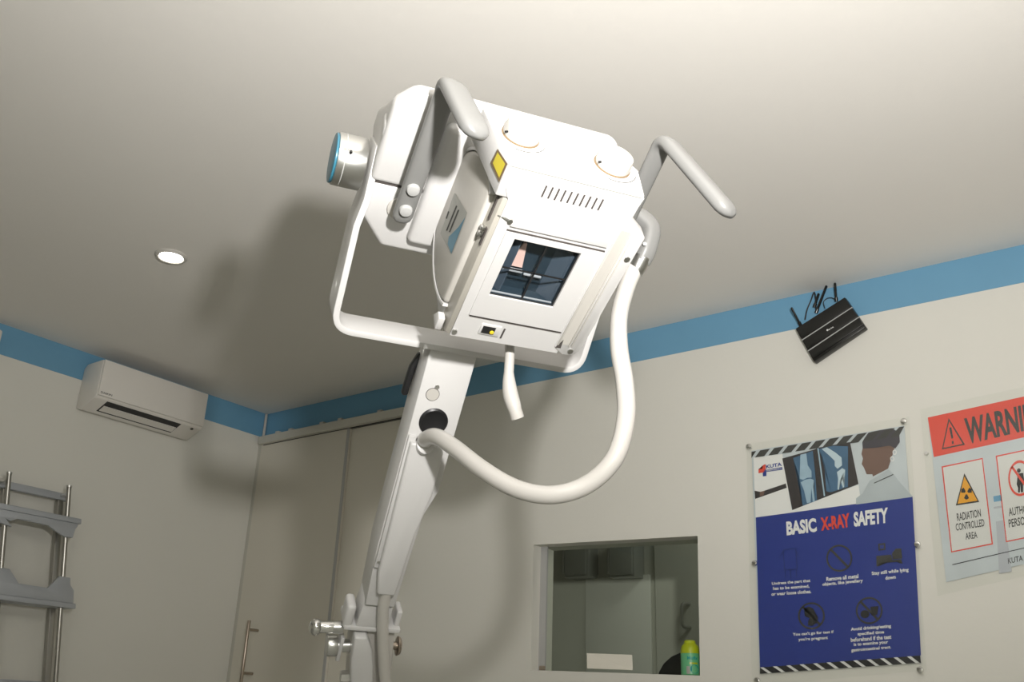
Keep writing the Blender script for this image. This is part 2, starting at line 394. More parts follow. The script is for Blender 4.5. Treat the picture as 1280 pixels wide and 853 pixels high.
def spray_can():
    b = hit(863, 846, 1, 0.03); b.z = W_br.z + (W_bl.z - W_br.z) * 0.08
    b.y = .035
    t = thing('air_freshener_can', 'green air freshener can with lime cap on the window sill', 'can', b)
    Mx = Matrix.Translation(b); r = .037; hgt = hit(863, 801, 1, .035).z - b.z
    hb = hgt * .62
    body = finish(lathe([(r * .9, 0), (r, .004), (r, hb - .004), (r * .98, hb)]), 'can_body', M_green, t, Mx)
    finish(lathe([(r * .99, hb), (r * .97, hb + hgt * .1), (r * .9, hb + hgt * .2), (r * .66, hb + hgt * .28), (r * .6, hb + hgt * .3), (r * .58, hgt - .003), (r * .5, hgt)]), 'cap', M_lime, t, Mx)
    # printed label, wrapped on the can
    dirc = (CAM - b); base = math.atan2(dirc.y, dirc.x)
    def wrap(bm, s0, s1, z0, z1, rr):
        xs = [v.co.x for v in bm.verts]; ys = [v.co.y for v in bm.verts]
        for v in bm.verts:
            s = s0 + (s1 - s0) * (v.co.x - min(xs)) / (max(xs) - min(xs)); z = z0 + (z1 - z0) * (v.co.y - min(ys)) / (max(ys) - min(ys))
            v.co = Vector((rr * math.cos(base + s / r), rr * math.sin(base + s / r), z))
        return bm
    finish(wrap(text_mesh('Mufix', .03), -.012, .03, hb * .70, hb * .86, r + .0006), 'lettering', M_teal, body, Mx)
    dk = B(); bmesh.ops.create_circle(dk, cap_ends=True, segments=20, radius=1)
    bmesh.ops.triangulate(dk, faces=dk.faces)
    finish(wrap(dk, -.002, .034, hb * .08, hb * .48, r + .0006), 'printed_disc', M_teal, body, Mx)
    dk = B(); bmesh.ops.create_grid(dk, x_segments=6, y_segments=2, size=1)
    finish(wrap(dk, -.004, .028, hb * .5, hb * .58, r + .0007), 'printed_stripe', M_lime, body, Mx)
    dk = B(); bmesh.ops.create_grid(dk, x_segments=4, y_segments=2, size=1)
    finish(wrap(dk, -.016, -.003, hb * .06, hb * .4, r + .0007), 'printed_picture', M_label, body, Mx)
spray_can()

# downlight
def downlight():
    c = hit(214.3, 319.5, 2, H); t = thing('ceiling_downlight', 'round white recessed downlight glowing in the ceiling', 'light', (c.x, c.y, H))
    Mx = Matrix.Translation((c.x, c.y, H - .012))
    R = .060
    bm = B(); n = 36; rings = []
    for r, z in ((R, .012), (R, .006), (R - .006, 0), (R * .80, .001), (R * .72, .006), (R * .70, .010)):
        rings.append([bm.verts.new((r * math.cos(2 * math.pi * i / n), r * math.sin(2 * math.pi * i / n), z)) for i in range(n)])
    for a, b in zip(rings, rings[1:]):
        for i in range(n): bm.faces.new((a[i], a[(i + 1) % n], b[(i + 1) % n], b[i]))
    finish(bm, 'trim_ring', M_cream, t, Mx)
    finish(cyl((0, 0, .007), (0, 0, .0105), R * .71, n=36), 'diffuser', M_lamp, t, Mx)
downlight()

# air conditioner
def aircon():
    D = .175
    a = hit(131, 450.5, 0, D); b = hit(262, 491.5, 0, D)
    zt = min((a.z + b.z) / 2, H - .025); y0, y1 = a.y, b.y
    zs = hit(190, 515, 0, D).z; zb_ = hit(170, 530.5, 0, 0.04).z - .01
    t = thing('air_conditioner', 'white split air conditioner high on the left wall', 'air conditioner', (0, (y0 + y1) / 2, zb_))
    prof = [(0.001, zt - .02), (.03, zt), (D - .012, zt), (D - .012, zs + .004), (D - .02, zs - .008), (.05, zb_), (0.001, zb_ + .012)]
    body = finish(prism(prof, 1, y0, y1, .006), 'body', M_ac, t)
    finish(box((D - .012, y0 + .004, zs + .004), (D, y1 - .004, zt - .001), .004), 'front_panel', M_ac, t)
    # outlet on the slanted underside
    p = Vector((D - .02, 0, zs - .008)); q_ = Vector((.05, 0, zb_)); dr = (q_ - p); nrm = Vector((dr.z * -1, 0, dr.x)) ; nrm = Vector((-dr.z, 0, dr.x)).normalized()
    if nrm.z > 0: nrm = -nrm
    ya, yb = y0 + (y1 - y0) * .11, y0 + (y1 - y0) * .80
    def strip(s0, s1, off, th, ya=ya, yb=yb):
        bm = B(); c = [p + dr * s0, p + dr * s1]; vs_ = []
        for o_ in (off - th, off):
            for y, pt in ((ya, c[0]), (yb, c[0]), (yb, c[1]), (ya, c[1])): vs_.append(bm.verts.new(Vector((pt.x, y, pt.z)) + nrm * o_))
        for f in ((0, 1, 2, 3), (4, 5, 6, 7), (0, 1, 5, 4), (1, 2, 6, 5), (2, 3, 7, 6), (3, 0, 4, 7)): bm.faces.new([vs_[i] for i in f])
        return bm
    finish(strip(.03, .80, .0012, .002), 'outlet_slot', M_dark, t, smooth=False)
    finish(strip(.33, .69, .006, .004, ya + .006, yb - .006), 'louver', M_ac, t, smooth=False)
    qx = D + .0008; yl = hit(127, 492, 0, D).y; zl = hit(127, 492, 0, D).z
    finish(fit_text('DAIKIN', [(qx, yl - .005, zs + .014), (qx, yl + .055, zs + .014), (qx, yl + .055, zs + .024), (qx, yl - .005, zs + .024)], .01), 'lettering', M_inkg, t, smooth=False)
    c = p + dr * .12; finish(cyl(Vector((c.x, y1 - .05, c.z)) + nrm * .0, Vector((c.x, y1 - .05, c.z)) + nrm * .003, .008), 'indicator', M_inkg, t)
aircon()

# white box cut by the frame's left edge
a = hit(5, 413, 0, .05); b = hit(1, 438, 0, .05)
tag(finish(box((0.0025, a.y - .22, b.z - .004), (.05, a.y, a.z), .012, 3), 'junction_box', M_ac), 'white rounded box on the blue band at the left edge', 'box')

# cassette holder rack on the left wall
def rack():
    X0, X1 = .06, .14
    zt = hit(45, 614, 0, X0).z
    a_, b_ = hit(85, 628, 0, X1), hit(69.5, 850, 0, X1)
    kk = (b_.y - a_.y) / (a_.z - b_.z); Y = lambda x, y, X: hit(x, y, 0, X).y - kk * (zt - hit(x, y, 0, X).z)
    yr = a_.y - kk * (zt - a_.z); yl = Y(9, 620, X1)
    ybr = Y(73, 640, X0); ybl = Y(5, 620, X0)
    SH = Matrix(((1, 0, 0, 0), (0, 1, -kk, kk * zt), (0, 0, 1, 0), (0, 0, 0, 1)))
    def finish(bm, name, m, par): return globals()['finish'](bm, name, m, par, SH)
    t = thing('cassette_stand', 'grey metal x-ray cassette stand against the left wall', 'stand', (0, (yl + yr) / 2, 0))
    finish(box((X0 - .012, yl - .08, zt - .02), (X0 + .02, yr + .045, zt + .012), .003), 'top_bar', M_alu, t)
    finish(box((X0 + .02, yl - .085, zt - .012), (X1 + .02, yl - .03, zt + .004), .003), 'top_tab', M_cream, t)
    for y in (yl, yr):
        finish(cyl((X1, y, .02), (X1, y, zt + .03), .0105, n=16), 'rod', M_rod, t)
        finish(cyl((X1, y, zt + .03), (X1, y, zt + .038), .013, n=16), 'rod_cap', M_metal, t)
        finish(cyl((X0 + .02, y, zt), (X1, y, zt), .008, n=12), 'rod_bracket', M_metal, t)
    for y in (ybl, ybr):
        finish(box((X0 - .015, y - .014, .02), (X0 + .015, y + .014, zt - .02), .004), 'post', M_rod, t)
    ya, yb = yl - .07, yr + .055
    # upper bracket, cut out below
    zu = hit(48, 640, 0, X1 + .02).z; zul = hit(85, 672, 0, X1 + .02).z; zm = hit(45, 658, 0, X1 + .02).z
    yi = Y(68, 662, X1 + .02); yj = Y(12, 655, X1 + .02)
    up = [(ya, zu - .02), (ya, zul + .03), (ya + .03, zul + .01), (yl + .02, zul), (yj - .02, zul + .03), (yj, zm - .0), (yj + .03, zm + .015), (yi - .03, zm + .012), (yi, zm - .005), (yr - .02, zul), (yr + .02, zul), (yr + .03, zul + .04), (yb - .015, zul + .055), (yb - .01, zu - .02)]
    ub = finish(prism(up, 0, X1 + .012, X1 + .026, .002), 'upper_bracket', M_alu, t)
    finish(box((X0 - .005, ya, zu - .02), (X1 + .03, yb, zu + .004), .003), 'bracket_flange', M_alu, ub)
    zl = hit(44, 749, 0, X1 + .02).z; zll = hit(82, 722, 0, X1 + .02).z; zn = hit(40, 734, 0, X1 + .02).z
    lo = [(ya, zl + .0), (ya, zl + .05), (ya + .03, zll - .02), (yl - .005, zll), (yl + .025, zll), (yl + .07, zn + .006), (yr - .08, zn + .004), (yr - .03, zll), (yr + .022, zll), (yr + .025, zll - .03), (yb - .012, zl + .055), (yb - .01, zl)]
    lb = finish(prism(lo, 0, X1 + .012, X1 + .026, .002), 'lower_bracket', M_alu, t)
    finish(box((X0 - .005, ya, zl - .022), (X1 + .03, yb, zl), .003), 'bracket_flange', M_alu, lb)
    zz = hit(30, 851, 0, X0 + .03).z
    finish(box((X0 - .015, yl - .08, zz - .03), (X0 + .03, yr + .05, zz), .003), 'bottom_bar', M_alu, t)
rack()

# ------------------------------------------------------------------ router
def router():
    Y = -.042
    c = [hit(993.5, 411, 1, Y), hit(1056, 371, 1, Y), hit(1081.5, 408, 1, Y), hit(1016.5, 452, 1, Y)]
    ctr = sum(c, Vector()) / 4
    t = thing('wifi_router', 'black router with antennas hung askew under the blue band', 'router', (ctr.x, 0, ctr.z))
    def loc(s, u_, y): return Vector((0, y, 0)) + Vector((1, 0, 1)) * ((c[0] * (1 - s) + c[1] * s) * (1 - u_) + (c[3] * (1 - s) + c[2] * s) * u_) if False else None
    def L(s, u_, y):
        p = (c[0] * (1 - s) + c[1] * s) * (1 - u_) + (c[3] * (1 - s) + c[2] * s) * u_
        return Vector((p.x, y, p.z))
    def slab(s0, s1, u0, u1, ya, yb, bev=.003):
        bm = B(); v = [bm.verts.new(L(s, u_, y)) for y in (ya, yb) for s, u_ in ((s0, u0), (s1, u0), (s1, u1), (s0, u1))]
        for f in ((0, 1, 2, 3), (4, 5, 6, 7), (0, 1, 5, 4), (1, 2, 6, 5), (2, 3, 7, 6), (3, 0, 4, 7)): bm.faces.new([v[i] for i in f])
        bmesh.ops.recalc_face_normals(bm, faces=bm.faces)
        if bev: bmesh.ops.bevel(bm, geom=list(bm.edges), offset=bev, segments=2, profile=.5, affect='EDGES')
        return bm
    body = finish(slab(0, 1, 0, 1, -.001, -.036, .004), 'body', M_router, t)
    finish(slab(.01, .99, .01, .335, -.034, Y, .002), 'top_panel', M_router, t)
    finish(slab(.01, .99, .375, .665, -.034, Y, .002), 'middle_panel', M_router, t)
    finish(slab(.01, .99, .705, .93, -.034, Y, .002), 'bottom_panel', M_router, t)
    finish(slab(.0, 1.0, .342, .368, -.03, Y + .003, 0), 'silver_line', M_lgrey, t, smooth=False)
    finish(slab(.0, 1.0, .672, .698, -.03, Y + .003, 0), 'silver_line', M_lgrey, t, smooth=False)
    zr = lambda x, y: hit(970 + x / 7.108, 340 + y / 7.108, 1, Y - .0008)
    finish(fit_text('tp-link', [zr(470, 522), zr(516, 496), zr(510, 483), zr(464, 508)], .02), 'lettering', M_pw, t, smooth=False)
    lc = zr(457, 518)
    finish(cyl(lc, lc + Vector((0, -.0006, 0)), .0038, n=16), 'logo_mark', M_pw, t)
    for (bx, by), (tx, ty), out in (((212, 462), (140, 325), -.075), ((362, 350), (447, 130), -.03), ((535, 245), (522, 82), -.045), ((345, 300), (378, 200), -.01)):
        b0 = hit(970 + bx / 7.108, 340 + by / 7.108, 1, -.02); e0 = hit(970 + tx / 7.108, 340 + ty / 7.108, 1, -.02 + out * .5)
        if e0.z > H - .006: e0.z = H - .006
        an = finish(add_sweep(B(), [b0, b0.lerp(e0, .15), e0], superell(.006, .0045, 12), (0, 1, 0), dome=True), 'antenna', M_router, t)
        finish(cyl(b0 - (e0 - b0).normalized() * .008, b0 + (e0 - b0).normalized() * .008, .007, n=12), 'antenna_hinge', M_router, an)
    P = lambda x, y, d=-.02: hit(970 + x / 7.108, 340 + y / 7.108, 1, d)
    finish(add_sweep(B(), catmull([P(258, 425), P(275, 340), P(310, 255), P(338, 182), P(352, 240), P(355, 330)]), circ(.0028, 8), (0, 1, 0)), 'power_lead', M_dark, t)
    finish(add_sweep(B(), catmull([P(435, 325), P(422, 270), P(455, 235), P(500, 232), P(540, 262)]), circ(.0016, 8), (0, 1, 0)), 'network_lead', M_dark, t)
router()

# ------------------------------------------------------------------ posters
def poster_tools(Y0):
    st = {'n': 0}
    def P(x, y, k=None): return hit(x, y, 1, Y0 - .0004 * (k if k is not None else st['k']))
    st['k'] = 1
    return st, P
def band_stripes(P, parent, tl, tr, br, bl, n, lean, m_dark, k):
    """slanted dark pieces of a hazard stripe between the given pixel corners"""
    def q(s, t_):
        a = (tl[0] * (1 - s) + tr[0] * s, tl[1] * (1 - s) + tr[1] * s); b = (bl[0] * (1 - s) + br[0] * s, bl[1] * (1 - s) + br[1] * s)
        return P(a[0] * (1 - t_) + b[0] * t_, a[1] * (1 - t_) + b[1] * t_, k)
    w_ = 1.0 / n
    for i in range(-1, n + 1):
        s0, s1 = i * w_ + .25 * w_, (i + 1) * w_ - .05 * w_
        top = [s0 + max(lean, 0), s1 + max(lean, 0)]; bot = [s0 - min(lean, 0), s1 - min(lean, 0)]
        cl = lambda s: min(1, max(0, s))
        pts = [(cl(top[0]), 0), (cl(top[1]), 0), (cl(bot[1]), 1), (cl(bot[0]), 1)]
        if pts[1][0] - pts[0][0] < .003 and pts[2][0] - pts[3][0] < .003: continue
        finish(ngon([q(*p) for p in pts]), 'stripe', m_dark, parent, smooth=False)
def ring_pts(P, cx, cy, rx, ry, r_in, k, n=28, rotd=0):
    bm = B(); o = []; i_ = []
    for j in range(n):
        a = 2 * math.pi * j / n
        o.append(bm.verts.new(P(cx + rx * math.cos(a), cy + ry * math.sin(a), k))); i_.append(bm.verts.new(P(cx + rx * r_in * math.cos(a), cy + ry * r_in * math.sin(a), k)))
    for j in range(n): bm.faces.new((o[j], o[(j + 1) % n], i_[(j + 1) % n], i_[j]))
    return bm

def safety_poster():
    za = lambda x, y: (930 + x / 5.017, 520 + y / 5.017)
    zb = lambda x, y: (930 + x / 4.661, 670 + y / 4.661)
    zc = lambda x, y: (1070 + x / 7.1125, 520 + y / 7.1125)
    zd = lambda x, y: (940 + x / 7.108, 530 + y / 7.108)
    ze = lambda x, y: (950 + x / 6.4, 675 + y / 6.4)
    zf = lambda x, y: (970 + x / 7.111, 740 + y / 7.111)
    st, P = poster_tools(-.006)
    c = P(1046, 690)
    t = thing('safety_poster', 'blue and white x-ray safety poster under a clear panel on the back wall', 'poster', (c.x, 0, c.z))
    tl, tr, br, bl = za(47, 220), za(1005, 62), zb(1031, 742), zb(92, 806)
    sh = finish(ngon([P(*p, 0) for p in (tl, tr, br, bl)], .002), 'sheet', M_pgrey, t, smooth=False)
    def F(name, pts, m, k, conv): finish(ngon([P(*conv(*p), k) for p in pts]), name, m, sh, smooth=False)
    # photo area
    F('photo_light_area', [(60, 262), (240, 240), (302, 608), (73, 638)], M_pw, 1, za)
    F('photo_desk', [(300, 592), (718, 432), (735, 551), (285, 611)], M_pw, 1, za)
    F('photo_table_edge', [(66, 470), (105, 478), (262, 425), (268, 452), (70, 522)], M_film, 2, za)
    F('photo_table_mark', [(100, 478), (130, 470), (122, 500), (98, 505)], M_skin, 3, za)
    F('x_ray_film', [(240, 268), (440, 212), (465, 200), (665, 165), (718, 428), (303, 592)], M_film, 3, za)
    F('film_glow', [(365, 305), (540, 240), (560, 430), (578, 680), (450, 730), (420, 470)], M_filmb, 4, zd)
    F('film_glow', [(595, 225), (700, 195), (853, 200), (853, 560), (700, 610), (660, 600), (640, 330)], M_filmb, 4, zd)
    F('bone', [(430, 275), (482, 262), (495, 370), (528, 420), (530, 478), (490, 480), (455, 498), (425, 490), (425, 425), (440, 380)], M_bone, 5, zd)
    F('bone', [(432, 522), (470, 498), (520, 488), (550, 500), (545, 560), (558, 690), (540, 700), (528, 570), (520, 700), (488, 705), (462, 590)], M_bone, 5, zd)
    F('bone', [(620, 225), (665, 208), (740, 255), (795, 300), (800, 370), (760, 400), (735, 375), (735, 330), (690, 285)], M_bone2, 5, zd)
    F('bone', [(755, 430), (800, 395), (828, 410), (820, 470), (795, 480), (820, 560), (808, 570), (785, 500), (770, 590), (760, 580), (765, 490)], M_bone2, 5, zd)
    F('film_divider', [(580, 218), (592, 216), (650, 640), (638, 645)], M_bone, 5, zd)
    # person in the photo, seen from behind
    F('printed_coat', [(0, 735), (60, 690), (130, 660), (120, 580), (290, 478), (335, 520), (380, 580), (500, 715), (500, 722), (0, 790)], M_coat, 4, zc)
    F('printed_face', [(60, 285), (270, 270), (340, 250), (340, 300), (300, 400), (285, 470), (150, 540), (145, 520), (95, 520), (70, 460), (50, 430), (62, 380), (48, 340)], M_skin, 5, zc)
    F('printed_cap', [(55, 235), (75, 200), (110, 150), (200, 130), (320, 110), (385, 150), (390, 235), (350, 292), (300, 265), (180, 285), (60, 292)], M_hair, 6, zc)
    F('collar_line', [(160, 596), (330, 518), (332, 526), (160, 604)], M_inkg, 6, zc)
    for cx, cy in ((343, 325), (322, 383)): 
        a = zc(cx, cy); finish(ring_pts(P, a[0], a[1], 2.6, 3.4, .6, 7, 14), 'printed_earring', M_pw, sh, smooth=False)
    # logo
    F('logo_red_part', [(57, 405), (95, 398), (95, 370), (120, 358), (122, 400), (108, 432), (58, 440)], M_pred, 4, zd)
    F('logo_blue_part', [(95, 440), (122, 398), (128, 425), (128, 465), (97, 468)], M_pblue, 4, zd)
    T = lambda s, pts, m, k, conv, bold=.02, sp=1.0: finish(fit_text(s, [P(*conv(*p), k) for p in pts], bold, sp), 'lettering', m, sh, smooth=False)
    T('KUTA', [(128, 398), (265, 375), (262, 342), (122, 368)], M_pblue, 5, zd, .03)
    F('logo_bar', [(130, 408), (268, 385), (270, 408), (130, 428)], M_pblue, 4, zd)
    T('EMERGENCY', [(136, 422), (264, 403), (262, 391), (134, 410)], M_pw, 5, zd, .01)
    # blue field
    F('blue_field', [za(74, 638), za(1057, 505), zb(1031, 698), zb(93, 768)], M_pblue, 2, lambda x, y: (x, y))
    T('BASIC', [(268, 752), (458, 728), (450, 640), (264, 664)], M_pw, 8, za, .045)
    T('X-RAY', [(484, 722), (668, 698), (660, 610), (478, 640)], M_pred, 8, za, .045)
    T('SAFETY', [(690, 698), (905, 672), (902, 574), (686, 604)], M_pw, 8, za, .045)
    # hazard stripes
    band_stripes(P, sh, za(47, 226), za(1005, 66), za(975, 128), za(47, 265), 11, .035, M_inkg, 8)
    F('stripe_base', [zb(93, 768), zb(1031, 698), zb(1031, 742), zb(92, 806)], M_pw, 3, lambda x, y: (x, y))
    band_stripes(P, sh, zb(93, 768), zb(1031, 698), zb(1031, 741), zb(92, 805), 12, -.055, M_ink, 9)
    # pictograms
    def no_sign(cx, cy, conv, rx, ry):
        a = conv(cx, cy); finish(ring_pts(P, a[0], a[1], rx, ry, .87, 9), 'pictogram_ring', M_inkg, sh, smooth=False)
        d = rx * .66
        finish(ngon([P(a[0] - d - 1.2, a[1] - d + .6, 9), P(a[0] - d + 1.2, a[1] - d - 1.2, 9), P(a[0] + d + 1.2, a[1] + d - .6, 9), P(a[0] + d - 1.2, a[1] + d + 1.2, 9)]), 'pictogram_slash', M_inkg, sh, smooth=False)
    no_sign(634, 148, ze, 16.3, 17)
    no_sign(315, 215, zf, 16.8, 17); no_sign(828, 168, zf, 16.8, 17)
    F('pictogram_person', [(250, 150), (290, 132), (330, 150), (345, 190), (375, 230), (365, 275), (320, 305), (285, 300), (285, 265), (300, 235), (275, 228), (255, 215)], M_ink, 9, zf)
    a = zf(790, 200); finish(ring_pts(P, a[0], a[1], 5.5, 5, .01, 9, 18), 'pictogram_food', M_ink, sh, smooth=False)
    F('pictogram_cup', [(838, 135), (912, 128), (900, 205), (850, 210)], M_ink, 9, zf)
    F('pictogram_bed', [(930, 130), (1050, 120), (1060, 165), (1130, 155), (1140, 190), (1125, 190), (1122, 175), (950, 190), (950, 212), (932, 214)], M_inkg, 9, ze)
    F('pictogram_patient', [(1055, 110), (1085, 72), (1130, 70), (1138, 150), (1062, 158)], M_inkg, 9, ze)
    F('pictogram_clock', [(945, 32), (1002, 26), (1004, 82), (948, 88)], M_inkg, 8, ze)
    F('pictogram_clock_face', [(958, 44), (990, 41), (992, 70), (960, 74)], M_pblue, 9, ze)
    for pts in ([(185, 78), (285, 66), (287, 72), (187, 84)], [(183, 80), (189, 80), (200, 240), (194, 240)], [(282, 70), (288, 70), (302, 235), (296, 236)], [(186, 84), (150, 150), (154, 154), (190, 92)], [(286, 74), (316, 140), (312, 146), (284, 84)], [(194, 240), (302, 232), (302, 238), (194, 246)], [(238, 240), (246, 240), (250, 310), (244, 310)], [(198, 246), (204, 246), (208, 312), (202, 312)], [(288, 240), (294, 240), (296, 300), (290, 300)]):
        F('pictogram_gown_line', pts, M_pblue2, 9, ze)
    for s, pts, conv in (
        ('Undress the part that', [(96, 370), (404, 346), (402, 318), (94, 344)], ze), ('has to be examined,', [(104, 408), (396, 388), (394, 362), (104, 382)], ze), ('or wear loose clothes.', [(92, 450), (410, 428), (410, 402), (92, 426)], ze),
        ('Remove all metal', [(532, 332), (788, 308), (786, 278), (530, 304)], ze), ('objects, like jewellery', [(500, 378), (824, 348), (822, 316), (500, 348)], ze),
        ('Stay still while lying', [(896, 292), (1190, 262), (1188, 228), (892, 260)], ze), ('down', [(1004, 322), (1086, 312), (1084, 286), (1002, 296)], ze),
        ("You can't go for test if", [(150, 402), (514, 376), (512, 346), (148, 370)], zf), ("you're pregnant", [(200, 446), (462, 430), (460, 396), (198, 414)], zf),
        ('Avoid drinking/eating', [(666, 358), (1024, 328), (1022, 292), (664, 324)], zf), ('specified time', [(726, 398), (962, 380), (960, 346), (724, 366)], zf),
        ('beforehand if the test', [(666, 448), (1026, 420), (1024, 386), (664, 414)], zf), ('is to examine your', [(692, 492), (998, 470), (996, 436), (690, 460)], zf), ('gastrointestinal tract.', [(670, 544), (1024, 512), (1022, 482), (668, 510)], zf)):
        T(s, [pts[0], pts[1], (pts[2][0], pts[2][1] - 4), (pts[3][0], pts[3][1] - 4)], M_pw, 9, conv, .03)
    # clear panel on steel standoffs
    Y = -.016
    pc = [hit(*p, 1, Y) for p in ((933, 556), (1136, 521), (1158, 838), (940, 858))]
    finish(ngon(pc, .003), 'clear_panel', M_acryl, t, smooth=False)
    for x, y in ((936.5, 558.5), (1130, 527), (943.5, 704.5), (1147, 681), (1150.5, 838), (946.5, 851)):
        w0 = hit(x, y, 1, Y)
        s = finish(cyl((w0.x, -.0005, w0.z), (w0.x, Y - .002, w0.z), .006, n=16), 'standoff', M_metal, t)
        finish(cyl((w0.x, Y - .002, w0.z), (w0.x, Y - .008, w0.z), .0115, .0095, n=20, bev=.001), 'standoff_cap', M_chrome, s)
safety_poster()

def warning_sign():
    zh = lambda x, y: (1140 + x / 8.529, 480 + y / 8.529)
    zw = lambda x, y: (1140 + x / 4.493, 550 + y / 4.493)
    st, P = poster_tools(-.004)
    c = P(1250, 620); t = thing('warning_sign', 'red and white radiation warning sign at the right edge of the wall', 'sign', (c.x, 0, c.z))
    tl, bl = zh(168, 360), zw(192, 800)
    tr, br = (1332, 484.5), (1347, 690)
    sh = finish(ngon([P(*p, 0) for p in (tl, tr, br, bl)], .002), 'sheet', M_pgrey, t, smooth=False)
    hbl = zh(232, 782); hbr = (1337, 534.5)
    F = lambda name, pts, m, k, conv: finish(ngon([P(*conv(*p), k) for p in pts]), name, m, sh, smooth=False)
    T = lambda s, pts, m, k, conv, bold=.02, sp=1.0: finish(fit_text(s, [P(*conv(*p), k) for p in pts], bold, sp), 'lettering', m, sh, smooth=False)
    I = lambda x, y: (x, y)
    F('header_band', [tl, tr, hbr, hbl], M_pred, 1, I)
    F('warning_triangle', [(390, 365), (566, 650), (318, 702)], M_inkg, 2, zh)
    F('triangle_inner', [(396, 400), (540, 640), (334, 684)], M_pred, 3, zh)
    F('exclamation_bar', [(396, 468), (420, 462), (440, 580), (420, 586)], M_inkg, 4, zh)
    F('exclamation_dot', [(424, 612), (442, 608), (444, 640), (426, 644)], M_inkg, 4, zh)
    T('WARNING', [(590, 650), (1480, 440), (1445, 160), (552, 368)], M_inkg, 4, zh, .035)
    def card(q_, k=1):
        F('card_border', q_, M_pred, k, zw)
        cx = sum(p[0] for p in q_) / 4; cy = sum(p[1] for p in q_) / 4
        F('card', [(cx + (p[0] - cx) * .945, cy + (p[1] - cy) * .972) for p in q_], M_card, k + 1, zw)
    card([(166, 150), (397, 102), (455, 588), (220, 634)]); card([(470, 90), (700, 42), (755, 530), (528, 576)])
    F('radiation_triangle', [(294, 188), (378, 350), (246, 370)], M_inkg, 4, zw)
    F('radiation_triangle_inner', [(294, 206), (368, 342), (256, 360)], M_porange, 5, zw)
    ctr = (306, 298)
    for an in (90, 210, 330):
        pts = []
        for r, dlt in ((9, -30), (30, -28), (34, 0), (30, 28), (9, 30)):
            a = math.radians(an + dlt); pts.append((ctr[0] + r * math.cos(a), ctr[1] + r * 1.15 * math.sin(a)))
        F('trefoil_blade', pts, M_ink, 6, zw)
    T('RADIATION', [(254, 458), (388, 432), (384, 388), (250, 414)], M_inkg, 4, zw, .012)
    T('CONTROLLED', [(248, 512), (408, 486), (404, 444), (244, 472)], M_inkg, 4, zw, .012)
    T('AREA', [(302, 562), (368, 552), (364, 514), (298, 524)], M_inkg, 4, zw, .012)
    a = zw(606, 216); finish(ring_pts(P, a[0], a[1], 14.6, 22.5, .86, 5, 30), 'no_entry_ring', M_pred, sh, smooth=False)
    F('no_entry_figure', [(592, 210), (590, 190), (624, 186), (632, 240), (622, 242), (624, 294), (612, 296), (608, 250), (606, 296), (596, 296), (596, 250), (588, 250)], M_ink, 4, zw)
    a = zw(600, 173); finish(ring_pts(P, a[0], a[1], 2.4, 2.8, .01, 4, 14), 'no_entry_head', M_ink, sh, smooth=False)
    F('no_entry_slash', [(556, 156), (566, 148), (656, 270), (648, 284)], M_pred, 5, zw)
    T('AUTHORISED', [(545, 430), (725, 398), (721, 352), (541, 384)], M_inkg, 4, zw, .012)
    T('PERSONNEL', [(545, 494), (720, 462), (716, 414), (541, 448)], M_inkg, 4, zw, .012)
    F('rule_line', [(226, 700), (800, 566), (801, 570), (227, 705)], M_ink, 2, zw)
    T('KUTA EMERGENCY', [(540, 698), (820, 636), (818, 606), (538, 666)], M_inkg, 2, zw, .012)
    F('photo_blue_item', [(456, 318), (500, 310), (504, 342), (460, 350)], M_blue, 1, zw)
    F('photo_grey_item', [(472, 460), (520, 450), (560, 740), (490, 752)], M_alu, 1, zw)
    F('photo_grey_item', [(458, 378), (504, 370), (506, 382), (460, 388)], M_alu, 1, zw)
    pc = [hit(*p, 1, -.012) for p in ((1150, 512), (1345, 470), (1360, 702), (1172, 745))]
    finish(ngon(pc, .003), 'clear_panel', M_acryl, t, smooth=False)
    w0 = hit(1158, 567, 1, -.012)
    finish(cyl((w0.x, -.0005, w0.z), (w0.x, -.018, w0.z), .006, n=16), 'standoff', M_metal, t)
warning_sign()

# ------------------------------------------------------------------ the x-ray machine
RH = rot(0.73233524, 0.33188489, -0.18029955)                # columns: u (right), v (operator side), n (beam)
HO = CAM + ray(668, 342) * (1.57 * K)
HF = Matrix.Translation(HO) @ (RC @ RH).to_4x4() @ Matrix.Scale(K, 4)
al = Vector((0, -.91663, .39973)); ml = Vector((0, .39973, .91663)); PV = Vector((0, -.034, -.25))
YM = Matrix(((1, 0, 0, PV.x), (0, al.y, ml.y, PV.y), (0, al.z, ml.z, PV.z), (0, 0, 0, 1)))   # x, along arm, towards viewer
YF = HF @ YM
JW = YF @ Vector((-.036, 1.12, 0))
root = thing('x_ray_machine', 'white x-ray tube head on a yoke and leaning arm in the middle', 'x-ray machine', (JW.x, JW.y, 0))
def part(name, bm, m, par=None, F=HF, ang=35, label=None):
    o = finish(bm, name, m, par or root, F, True, ang)
    if label: o['label'] = label
    return o
HI = HF.inverted()
def onp(x, y, pt, nr):
    o_ = HI @ CAM; d_ = (HI.to_3x3() @ ray(x, y)); pt = Vector(pt); nr = Vector(nr)
    return o_ + d_ * ((pt - o_).dot(nr) / d_.dot(nr))
